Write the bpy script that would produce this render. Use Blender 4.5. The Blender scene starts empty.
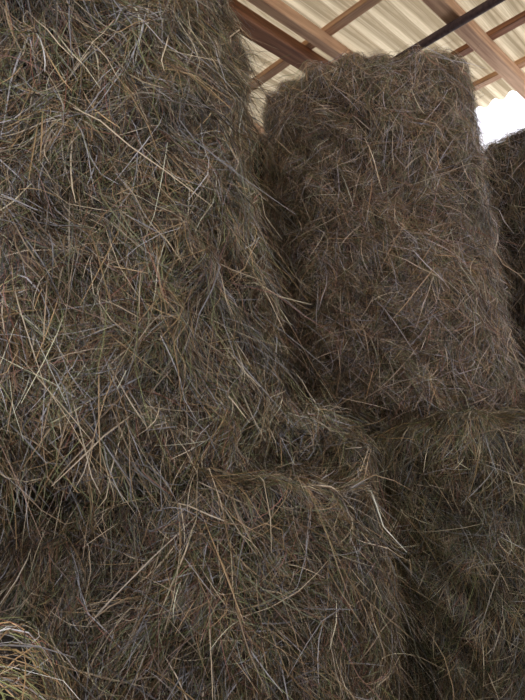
import bpy, math, bmesh
import numpy as np
from mathutils import Matrix, Vector

# ---------------------------------------------------------------- materials
def new_mat(name):
    m = bpy.data.materials.new(name); m.use_nodes = True
    nt = m.node_tree; nt.nodes.clear()
    out = nt.nodes.new('ShaderNodeOutputMaterial')
    return m, nt, out

def mat_straw():
    m, nt, out = new_mat('dry_grass_stems')
    b = nt.nodes.new('ShaderNodeBsdfPrincipled')
    a = nt.nodes.new('ShaderNodeAttribute'); a.attribute_name = 'tint'
    nt.links.new(a.outputs['Color'], b.inputs['Base Color'])
    b.inputs['Roughness'].default_value = 0.38
    b.inputs['Specular IOR Level'].default_value = 0.6
    nt.links.new(b.outputs[0], out.inputs[0]); return m

def mat_core():
    m, nt, out = new_mat('packed_hay')
    b = nt.nodes.new('ShaderNodeBsdfPrincipled')
    tc = nt.nodes.new('ShaderNodeTexCoord')
    mp = nt.nodes.new('ShaderNodeMapping'); mp.inputs['Scale'].default_value = (90, 90, 18)
    n = nt.nodes.new('ShaderNodeTexNoise'); n.inputs['Scale'].default_value = 1.2
    n.inputs['Detail'].default_value = 6; n.inputs['Distortion'].default_value = 1.5
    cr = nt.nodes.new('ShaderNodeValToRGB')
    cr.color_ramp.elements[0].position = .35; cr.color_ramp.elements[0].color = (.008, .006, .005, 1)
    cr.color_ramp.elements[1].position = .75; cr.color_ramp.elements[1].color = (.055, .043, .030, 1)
    bp = nt.nodes.new('ShaderNodeBump'); bp.inputs['Distance'].default_value = .01
    nt.links.new(tc.outputs['Object'], mp.inputs[0]); nt.links.new(mp.outputs[0], n.inputs['Vector'])
    nt.links.new(n.outputs['Fac'], cr.inputs[0]); nt.links.new(cr.outputs[0], b.inputs['Base Color'])
    nt.links.new(n.outputs['Fac'], bp.inputs['Height']); nt.links.new(bp.outputs[0], b.inputs['Normal'])
    b.inputs['Roughness'].default_value = .95
    nt.links.new(b.outputs[0], out.inputs[0]); return m

def mat_wood(name, c1, c2):
    m, nt, out = new_mat(name)
    b = nt.nodes.new('ShaderNodeBsdfPrincipled')
    tc = nt.nodes.new('ShaderNodeTexCoord')
    mp = nt.nodes.new('ShaderNodeMapping'); mp.inputs['Scale'].default_value = (1.2, 22, 22)
    n = nt.nodes.new('ShaderNodeTexNoise'); n.inputs['Scale'].default_value = 2; n.inputs['Detail'].default_value = 5
    cr = nt.nodes.new('ShaderNodeValToRGB')
    cr.color_ramp.elements[0].position = .3; cr.color_ramp.elements[0].color = (*c1, 1)
    cr.color_ramp.elements[1].position = .7; cr.color_ramp.elements[1].color = (*c2, 1)
    nt.links.new(tc.outputs['Object'], mp.inputs[0]); nt.links.new(mp.outputs[0], n.inputs['Vector'])
    nt.links.new(n.outputs['Fac'], cr.inputs[0]); nt.links.new(cr.outputs[0], b.inputs['Base Color'])
    b.inputs['Roughness'].default_value = .8
    nt.links.new(b.outputs[0], out.inputs[0]); return m

def mat_roof():
    m, nt, out = new_mat('corrugated_fibre_sheet')
    d = nt.nodes.new('ShaderNodeBsdfDiffuse'); t = nt.nodes.new('ShaderNodeBsdfTranslucent')
    mix = nt.nodes.new('ShaderNodeMixShader'); mix.inputs[0].default_value = .40
    n = nt.nodes.new('ShaderNodeTexNoise'); n.inputs['Scale'].default_value = 2.2; n.inputs['Detail'].default_value = 9
    n.inputs['Roughness'].default_value = .65
    cr = nt.nodes.new('ShaderNodeValToRGB')
    cr.color_ramp.elements[0].position = .38; cr.color_ramp.elements[0].color = (.27, .22, .14, 1)
    cr.color_ramp.elements[1].position = .62; cr.color_ramp.elements[1].color = (.66, .58, .42, 1)
    nt.links.new(n.outputs['Fac'], cr.inputs[0])
    for s in (d, t): nt.links.new(cr.outputs[0], s.inputs['Color'])
    nt.links.new(d.outputs[0], mix.inputs[1]); nt.links.new(t.outputs[0], mix.inputs[2])
    nt.links.new(mix.outputs[0], out.inputs[0]); return m

def mat_ground():
    m, nt, out = new_mat('earth_floor')
    b = nt.nodes.new('ShaderNodeBsdfPrincipled')
    n = nt.nodes.new('ShaderNodeTexNoise'); n.inputs['Scale'].default_value = 14; n.inputs['Detail'].default_value = 9
    cr = nt.nodes.new('ShaderNodeValToRGB')
    cr.color_ramp.elements[0].position = .3; cr.color_ramp.elements[0].color = (.04, .032, .024, 1)
    cr.color_ramp.elements[1].position = .7; cr.color_ramp.elements[1].color = (.10, .08, .055, 1)
    nt.links.new(n.outputs['Fac'], cr.inputs[0]); nt.links.new(cr.outputs[0], b.inputs['Base Color'])
    b.inputs['Roughness'].default_value = 1
    nt.links.new(b.outputs[0], out.inputs[0]); return m

STRAW = mat_straw(); CORE = mat_core()
WOOD_R = mat_wood('brown_timber', (.17, .07, .035), (.38, .18, .09))
WOOD_L = mat_wood('pale_timber', (.42, .23, .125), (.72, .47, .28))
WOOD_D = mat_wood('dark_timber', (.05, .03, .03), (.11, .07, .06))
WOOD_W = mat_wood('weathered_boards', (.10, .08, .065), (.21, .18, .14))
ROOF = mat_roof(); GROUND = mat_ground()

PAL = np.array([(.38, .26, .13), (.66, .55, .38), (.185, .205, .085), (.20, .12, .07),
                (.05, .04, .03), (.30, .13, .09), (.38, .37, .37)])
PW = np.array([.19, .08, .23, .17, .21, .05, .07]); PW = PW / PW.sum()

# ---------------------------------------------------------------- hay bale
def hay_bale(loc, R, H, seed, n, rc=.13, facing=None, dome=.03, spread=.5, tint=(1, 1, 1),
             lump=1.0, lean=(0.0, 0.0), name='hay_bale', wscale=1.0, lift=1.0, tilt=0.0, lmed=.09, topx=1.0,
             sq=2.0, saddle=0.0, patchy=.25, tuft=.035, thickf=.06, hang=.09, dent=None):
    rng = np.random.default_rng(seed)
    big = [(rng.integers(1, 6), rng.uniform(1.5, 7) * rng.choice([-1, 1]), rng.uniform(0, 6.28), rng.uniform(.004, .012)) for _ in range(9)]
    med = [(rng.integers(7, 28), rng.uniform(4, 34) * rng.choice([-1, 1]), rng.uniform(0, 6.28), rng.uniform(.002, .0055)) for _ in range(16)]
    flow = [(rng.integers(1, 9), rng.uniform(1, 12) * rng.choice([-1, 1]), rng.uniform(0, 6.28)) for _ in range(7)]
    patch = [(rng.integers(3, 26), rng.uniform(3, 30) * rng.choice([-1, 1]), rng.uniform(0, 6.28)) for _ in range(12)]
    sA = H - rc; sB = sA + rc * math.pi / 2; smax = sB + (R - rc)
    def field(lst, th, s):
        d = np.zeros_like(th)
        for e in lst:
            d += (e[3] if len(e) > 3 else 1.0) * np.sin(e[0] * th + e[1] * s + e[2])
        return d
    def surf(th, s, h):
        a = np.clip((s - sA) / rc, 0, math.pi / 2)
        b = np.clip((.10 - s) / .10, 0, 1.0)
        inn = np.clip(s - sB, 0, R - rc)
        fade = 1 - inn / (R - rc) * .5
        r = (R - rc) + rc * np.cos(a) - inn - b * b * .05
        z = np.minimum(s, sA) + rc * np.sin(a) + dome * (1 - ((R - rc - inn) / (R - rc)) ** 2) * (s > sB)
        o = (field(big, th, s) + field(med, th, s)) * lump * fade + h
        nr = np.cos(a); nz = np.sin(a)
        if sq != 2.0:
            c_, s_ = np.abs(np.cos(th - facing)), np.abs(np.sin(th - facing))
            r = r * (c_ ** sq + s_ ** sq) ** (-1 / sq)
        r = np.maximum(r + o * nr, .003); z = z + o * nz
        r = r + np.sin(np.clip(z / H, 0, 1) * math.pi) * .015 * nr
        x = r * np.cos(th) + lean[0] * z; y = r * np.sin(th) + lean[1] * z
        zf = np.clip(z / H, 0, 1) ** 3
        z = z + tilt * r * np.sin(th) * zf + saddle * (r * np.sin(th - facing) / R) ** 2 * zf
        if dent is not None:
            dx, dy, ds, dd = dent
            z = z - dd * np.exp(-((x - dx) ** 2 + (y - dy) ** 2) / (2 * ds * ds)) * zf ** 3
        N = np.stack([nr * np.cos(th), nr * np.sin(th), nz], -1)
        return np.stack([x, y, z], -1), N
    nu, nv = 200, 120
    th = np.linspace(0, 2 * math.pi, nu, endpoint=False)
    ss = np.linspace(0, smax - .002, nv)
    TH, SS = np.meshgrid(th, ss, indexing='ij')
    cv, _ = surf(TH.ravel(), SS.ravel(), -.016)
    cv = cv.reshape(-1, 3)
    i, j = np.meshgrid(np.arange(nu), np.arange(nv - 1), indexing='ij')
    i = i.ravel(); j = j.ravel(); i2 = (i + 1) % nu
    cf = np.stack([i * nv + j, i2 * nv + j, i2 * nv + j + 1, i * nv + j + 1], -1)
    base = facing
    nf = int(n * .85)
    th0 = np.concatenate([base + rng.uniform(-1.75, 1.75, nf), rng.uniform(0, 2 * math.pi, n - nf)])
    s0 = rng.uniform(0, smax, n)
    rr = np.where(s0 > sB, (R - rc - (s0 - sB)) / R, 1)
    s0 = np.where((s0 <= sB) | (rng.uniform(0, 1, n) < rr * topx), s0, rng.uniform(0, sB, n))
    nc = 600
    ct = base + rng.uniform(-1.8, 1.8, nc); cs = rng.uniform(0, sB + (R - rc) * .7, nc)
    cphi = rng.normal(0, .55, nc); ch = rng.uniform(.0, tuft, nc); cb = rng.uniform(.6, 1.4, nc)
    m = rng.uniform(0, 1, n) < .42
    idx = rng.integers(0, nc, n)
    th0 = np.where(m, ct[idx] + rng.normal(0, .04, n) / R, th0)
    s0 = np.where(m, cs[idx] + rng.normal(0, .06, n), s0)
    phi_add = np.where(m, cphi[idx], 0); h_add = np.where(m, ch[idx] * rng.uniform(.2, 1, n), 0)
    br = np.where(m, cb[idx], 1)
    pf = field(patch, th0, s0) / 2.45
    br = br * np.clip(1 + patchy * pf, .35, 1.6)
    f = field(flow, th0, s0)
    wild = rng.uniform(0, 1, n) < .27
    phi = f * .15 + phi_add + np.where(wild, rng.uniform(-1.7, 1.7, n), rng.normal(0, spread, n))
    ontop = s0 > sB - .03
    phi = np.where(ontop, rng.uniform(-math.pi, math.pi, n), phi)
    thick = rng.uniform(0, 1, n) < thickf
    L = np.clip(rng.lognormal(math.log(lmed), .55, n) * np.where(thick, 1.35, 1), .02, .28)
    curv = rng.normal(0, 1.0, n) * np.where(rng.uniform(0, 1, n) < .15, 2.2, .5) * np.where(thick, .5, 1)
    P = 5
    bow = rng.uniform(-.02, .06, n) * lift
    tip = np.where(rng.uniform(0, 1, n) < .10, rng.uniform(.15, .55, n), rng.uniform(-.04, .06, n)) * lift
    h0 = rng.uniform(-.016, .016, n) + h_add
    u = th0.copy(); s = s0.copy(); pts = []; Ns = []
    dl = L / (P - 1)
    lowlim = -hang * rng.uniform(0.0, 1.0, n) ** 1.2
    for k in range(P):
        t = k / (P - 1)
        h = h0 + bow * 4 * t * (1 - t) * L + tip * t * t * L
        p, N = surf(u, s, h)
        pts.append(p); Ns.append(N)
        ph = phi + curv * (t - .3)
        rloc = np.where(s > sB, np.maximum(R - rc - (s - sB), .12), R)
        u = u + np.sin(ph) * dl / rloc
        s = np.minimum(s - np.cos(ph) * dl, smax - .01)
    pts = np.stack(pts, 1); Ns = np.stack(Ns, 1)
    pts[..., 2] -= (np.linspace(0, 1, P) ** 2)[None] * (tip * L * .5)[:, None]
    if loc[2] > .5:
        over = np.maximum(lowlim[:, None] - pts[..., 2], 0)
        pts[..., 2] += over
        rad = np.linalg.norm(pts[..., :2], axis=2) + 1e-6
        pts[..., :2] *= (1 - over / rad)[..., None]
    else:
        pts[..., 2] = np.maximum(pts[..., 2], .004)
    T = np.gradient(pts, axis=1)
    T /= np.linalg.norm(T, axis=2, keepdims=True) + 1e-9
    W = np.cross(T, Ns); W /= np.linalg.norm(W, axis=2, keepdims=True) + 1e-9
    tw = rng.normal(0, .7, n)[:, None, None]
    W = W * np.cos(tw) + np.cross(T, W) * np.sin(tw)
    w = np.where(thick, rng.uniform(.0011, .0018, n), rng.uniform(.0004, .0010, n)) * wscale
    prof = np.array([.7, 1, 1, .85, .35])
    off = W * (w[:, None] * prof[None])[..., None]
    V = np.stack([pts - off, pts + off], 2).reshape(-1, 3)
    b0 = len(cv)
    q = (np.arange(n) * P * 2)[:, None] + (np.arange(P - 1) * 2)[None]
    sf = (np.stack([q, q + 1, q + 3, q + 2], -1) + b0).reshape(-1, 4)
    verts = np.concatenate([cv, V]); faces = np.concatenate([cf, sf])
    ci = rng.choice(len(PAL), n, p=PW)
    ci = np.where(thick, rng.choice([0, 1, 6], n), ci)
    C = PAL[ci] * (rng.uniform(.6, 1.3, n) * br)[:, None] * np.array(tint)[None]
    C = np.clip(C, 0, .8)
    col = np.ones((len(verts), 4)); col[:b0, :3] = .05
    col[b0:, :3] = np.repeat(C, P * 2, axis=0)
    me = bpy.data.meshes.new(name)
    me.vertices.add(len(verts)); me.vertices.foreach_set('co', verts.astype(np.float32).ravel())
    me.loops.add(faces.size); me.loops.foreach_set('vertex_index', faces.astype(np.int32).ravel())
    me.polygons.add(len(faces))
    me.polygons.foreach_set('loop_start', (np.arange(len(faces)) * 4).astype(np.int32))
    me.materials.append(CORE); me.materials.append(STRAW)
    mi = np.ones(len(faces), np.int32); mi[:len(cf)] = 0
    me.polygons.foreach_set('material_index', mi)
    at = me.attributes.new('tint', 'FLOAT_COLOR', 'POINT')
    at.data.foreach_set('color', col.astype(np.float32).ravel())
    me.update(calc_edges=True)
    me.polygons.foreach_set('use_smooth', np.ones(len(faces), bool))
    ob = bpy.data.objects.new(name, me); ob.location = loc
    bpy.context.scene.collection.objects.link(ob)
    return ob

def face_cam(x, y): return math.atan2(-y, -x)
def B(x, y, z, R, H, seed, n, **k):
    return hay_bale((x, y, z), R, H, seed, n, facing=face_cam(x, y), **k)

# lower tier
front = B(-.38, 2.05, 0, .66, 1.59, 1, 110000, dome=-.05, rc=.06, lift=1.4, lump=.9, tilt=.15, topx=2.5, lean=(.045, 0),
          tint=(.80, .79, .78), dent=(.50, -.22, .17, .15))
B(1.04, 2.86, 0, .66, 1.60, 2, 80000, tint=(.76, .78, .74))
B(-1.70, 2.25, 0, .60, 1.55, 3, 12000, wscale=1.5)
B(2.45, 3.95, 0, .62, 1.75, 4, 24000, wscale=1.4, tint=(.8, .8, .85))
B(-.30, 3.50, 0, .60, 1.60, 5, 10000, wscale=1.6)
# upper tier
B(-.70, 1.93, 1.60, .69, 1.925, 6, 150000, rc=.34, lift=1.6, lean=(-.03, 0), lmed=.105, lump=1.25, hang=.20, tuft=.045,
  thickf=.075, wscale=1.08, spread=.55)
B(.745, 3.08, 1.65, .555, 1.78, 7, 110000, spread=.6, rc=.07, lean=(-.03, 0), lump=1.05, tint=(1.0, .95, 1.0),
  sq=3.0, saddle=.11, patchy=.15, tuft=.035, lift=1.3, hang=.16)
B(2.44, 4.10, 1.76, .60, 1.92, 8, 30000, wscale=1.3, lean=(-.03, 0), rc=.1, tint=(.8, .8, .9))
B(-.36, 3.50, 1.64, .56, 1.80, 9, 12000, wscale=1.6)
# short, broken-open bale close to the camera on the left
B(-1.0, .80, 0, .60, 1.29, 10, 40000, dome=.07, rc=.12, tint=(1.6, 1.55, 1.5), lift=1.5)
# loose hay lying towards the back of the exposed bale top (part of that bale)
P0 = Vector((.02, 2.28, 1.57))
loose = hay_bale(P0, .26, .12, 21, 9000, rc=.10, facing=-math.pi / 2, dome=.02, lump=.9, lift=3.5,
         name='loose_top_hay', wscale=1.2, tint=(1.0, 1.02, 1.1), lmed=.08, topx=3, spread=1.2, thickf=.12)
loose.parent = front; loose.location = P0 - front.location

# ---------------------------------------------------------------- barn (rotated 45 deg)
ROT = Matrix.Rotation(math.radians(45), 4, 'Z')     # local x -> d axis, local y -> -c axis
def box(name, x0, x1, y0, y1, z0, z1, mat, parent=None, bev=.006):
    bm = bmesh.new()
    sx, sy, sz = x1 - x0, y1 - y0, z1 - z0
    turn = sx < sy and sz < .5
    bmesh.ops.create_cube(bm, size=1)
    bmesh.ops.scale(bm, vec=(sy, sx, sz) if turn else (sx, sy, sz), verts=bm.verts)
    if bev: bmesh.ops.bevel(bm, geom=bm.edges[:], offset=bev, segments=1, affect='EDGES')
    me = bpy.data.meshes.new(name); bm.to_mesh(me); bm.free(); me.materials.append(mat)
    o = bpy.data.objects.new(name, me); bpy.context.scene.collection.objects.link(o)
    c = Matrix.Translation(((x0 + x1) / 2, (y0 + y1) / 2, (z0 + z1) / 2))
    o.matrix_world = ROT @ c @ (Matrix.Rotation(math.pi / 2, 4, 'Z') if turn else Matrix.Identity(4))
    if parent: o.parent = parent
    return o
ZR = 4.60
roof = bpy.data.objects.new('roof', None); bpy.context.scene.collection.objects.link(roof)
D0, D1 = -1.2, 5.50
Y0, Y1 = -4.5, 4.55
def rafter(c, w, mat, nm, h=.11): box(nm, D0, D1 + .1, -c - w / 2, -c + w / 2, ZR, ZR + h, mat, roof)
for k in range(-2, 7):
    c = -2.60 + 1.06 * k
    rafter(c, .15 if k == 0 else .11, WOOD_R if k % 2 == 0 else WOOD_L, 'rafter_%d' % (k + 3))
rafter(-2.36, .08, WOOD_L, 'rafter_splice')
for i_, d in enumerate([-.7, .5, 1.5, 2.45, 3.33, 4.45, 5.04]):
    box('purlin_%d' % i_, d - .045, d + .045, Y0, Y1, ZR + .11, ZR + .16, WOOD_L if i_ % 2 == 0 else WOOD_R, roof)
bm = bmesh.new(); bmesh.ops.create_cone(bm, cap_ends=True, segments=16, radius1=.032, radius2=.037, depth=Y1 - Y0)
me = bpy.data.meshes.new('pole'); bm.to_mesh(me); bm.free(); me.materials.append(WOOD_D)
o = bpy.data.objects.new('pole', me); bpy.context.scene.collection.objects.link(o)
o.matrix_world = ROT @ Matrix.Translation((3.86, (Y0 + Y1) / 2, ZR - .035)) @ Matrix.Rotation(math.pi / 2, 4, 'X'); o.parent = roof
ny = 900
ys = np.linspace(Y0 - .1, Y1 + .1, ny); zz = .026 * np.sin(ys / .17 * 2 * math.pi)
xs = np.linspace(D0 - .15, D1 + .05, 9)
vs = [(x, y, ZR + .19 + z + (.012 if a % 2 else 0)) for a, x in enumerate(xs) for y, z in zip(ys, zz)]
fs = [(a * ny + b, a * ny + b + 1, (a + 1) * ny + b + 1, (a + 1) * ny + b) for a in range(8) for b in range(ny - 1)]
me = bpy.data.meshes.new('sheets'); me.from_pydata(vs, [], fs); me.materials.append(ROOF)
o = bpy.data.objects.new('sheets', me); bpy.context.scene.collection.objects.link(o)
o.matrix_world = ROT; o.parent = roof
box('floor', -4.2, 6.2, Y0 - .3, Y1 + .3, -.1, 0, GROUND, bev=0)
def boards(name, along_x, fixed, a0, a1, h):
    bm = bmesh.new(); rng = np.random.default_rng(5); a = a0
    while a < a1 - .05:
        w = rng.uniform(.13, .18); w = min(w, a1 - a)
        r = bmesh.ops.create_cube(bm, size=1)
        hh = h + rng.uniform(-.02, .02)
        for v in r['verts']:
            p = v.co.copy()
            al = a + w / 2 + p.x * (w - .008); th = fixed + p.y * .03
            v.co = Vector((al, th, hh / 2 + p.z * hh)) if along_x else Vector((th, al, hh / 2 + p.z * hh))
        a += w
    bmesh.ops.recalc_face_normals(bm, faces=bm.faces)
    me = bpy.data.meshes.new(name); bm.to_mesh(me); bm.free(); me.materials.append(WOOD_W)
    o = bpy.data.objects.new(name, me); bpy.context.scene.collection.objects.link(o); o.matrix_world = ROT
boards('wall_back', False, 5.62, Y0, Y1, 2.7)
boards('wall_left', True, 4.5, -4, 5.6, 4.55)
boards('light_block_right', True, -4.48, -4, 5.6, 2.4)  # unseen boards added at the side to keep low light off the bales
boards('light_block_front', False, -4.0, Y0, Y1, 2.8)  # added behind the camera, out of view, to block low sky light
for i_, (x, y) in enumerate([(5.45, 4.4), (5.45, 1.2), (5.45, -1.2), (5.45, -4.35), (-1.1, 4.4), (-1.1, -4.35)]):
    box('post_%d' % i_, x - .07, x + .07, y - .07, y + .07, 0, ZR, WOOD_W, roof)

# ---------------------------------------------------------------- light
w = bpy.data.worlds.new('sky'); bpy.context.scene.world = w; w.use_nodes = True
nt = w.node_tree; bg = nt.nodes['Background']
bg.inputs['Color'].default_value = (.92, .91, 1.0, 1); bg.inputs['Strength'].default_value = 2.3
sd = bpy.data.lights.new('sun', 'SUN'); sd.energy = 5.5; sd.angle = math.radians(3); sd.color = (1, .95, .88)
so = bpy.data.objects.new('sun', sd); bpy.context.scene.collection.objects.link(so)
so.rotation_euler = Vector((-.45, -.35, -1)).to_track_quat('-Z', 'Y').to_euler()

# ---------------------------------------------------------------- camera
cd = bpy.data.cameras.new('camera'); cd.sensor_fit = 'VERTICAL'; cd.sensor_height = 24; cd.lens = 24 * 550 / 700
cd.clip_start = .02
co = bpy.data.objects.new('camera', cd); bpy.context.scene.collection.objects.link(co)
co.matrix_world = Matrix.Translation((0, 0, 1.65)) @ Matrix.Rotation(math.radians(98), 4, 'X') @ Matrix.Rotation(math.radians(-4.3), 4, 'Z')
bpy.context.scene.camera = co
bpy.context.scene.view_settings.view_transform = 'Standard'
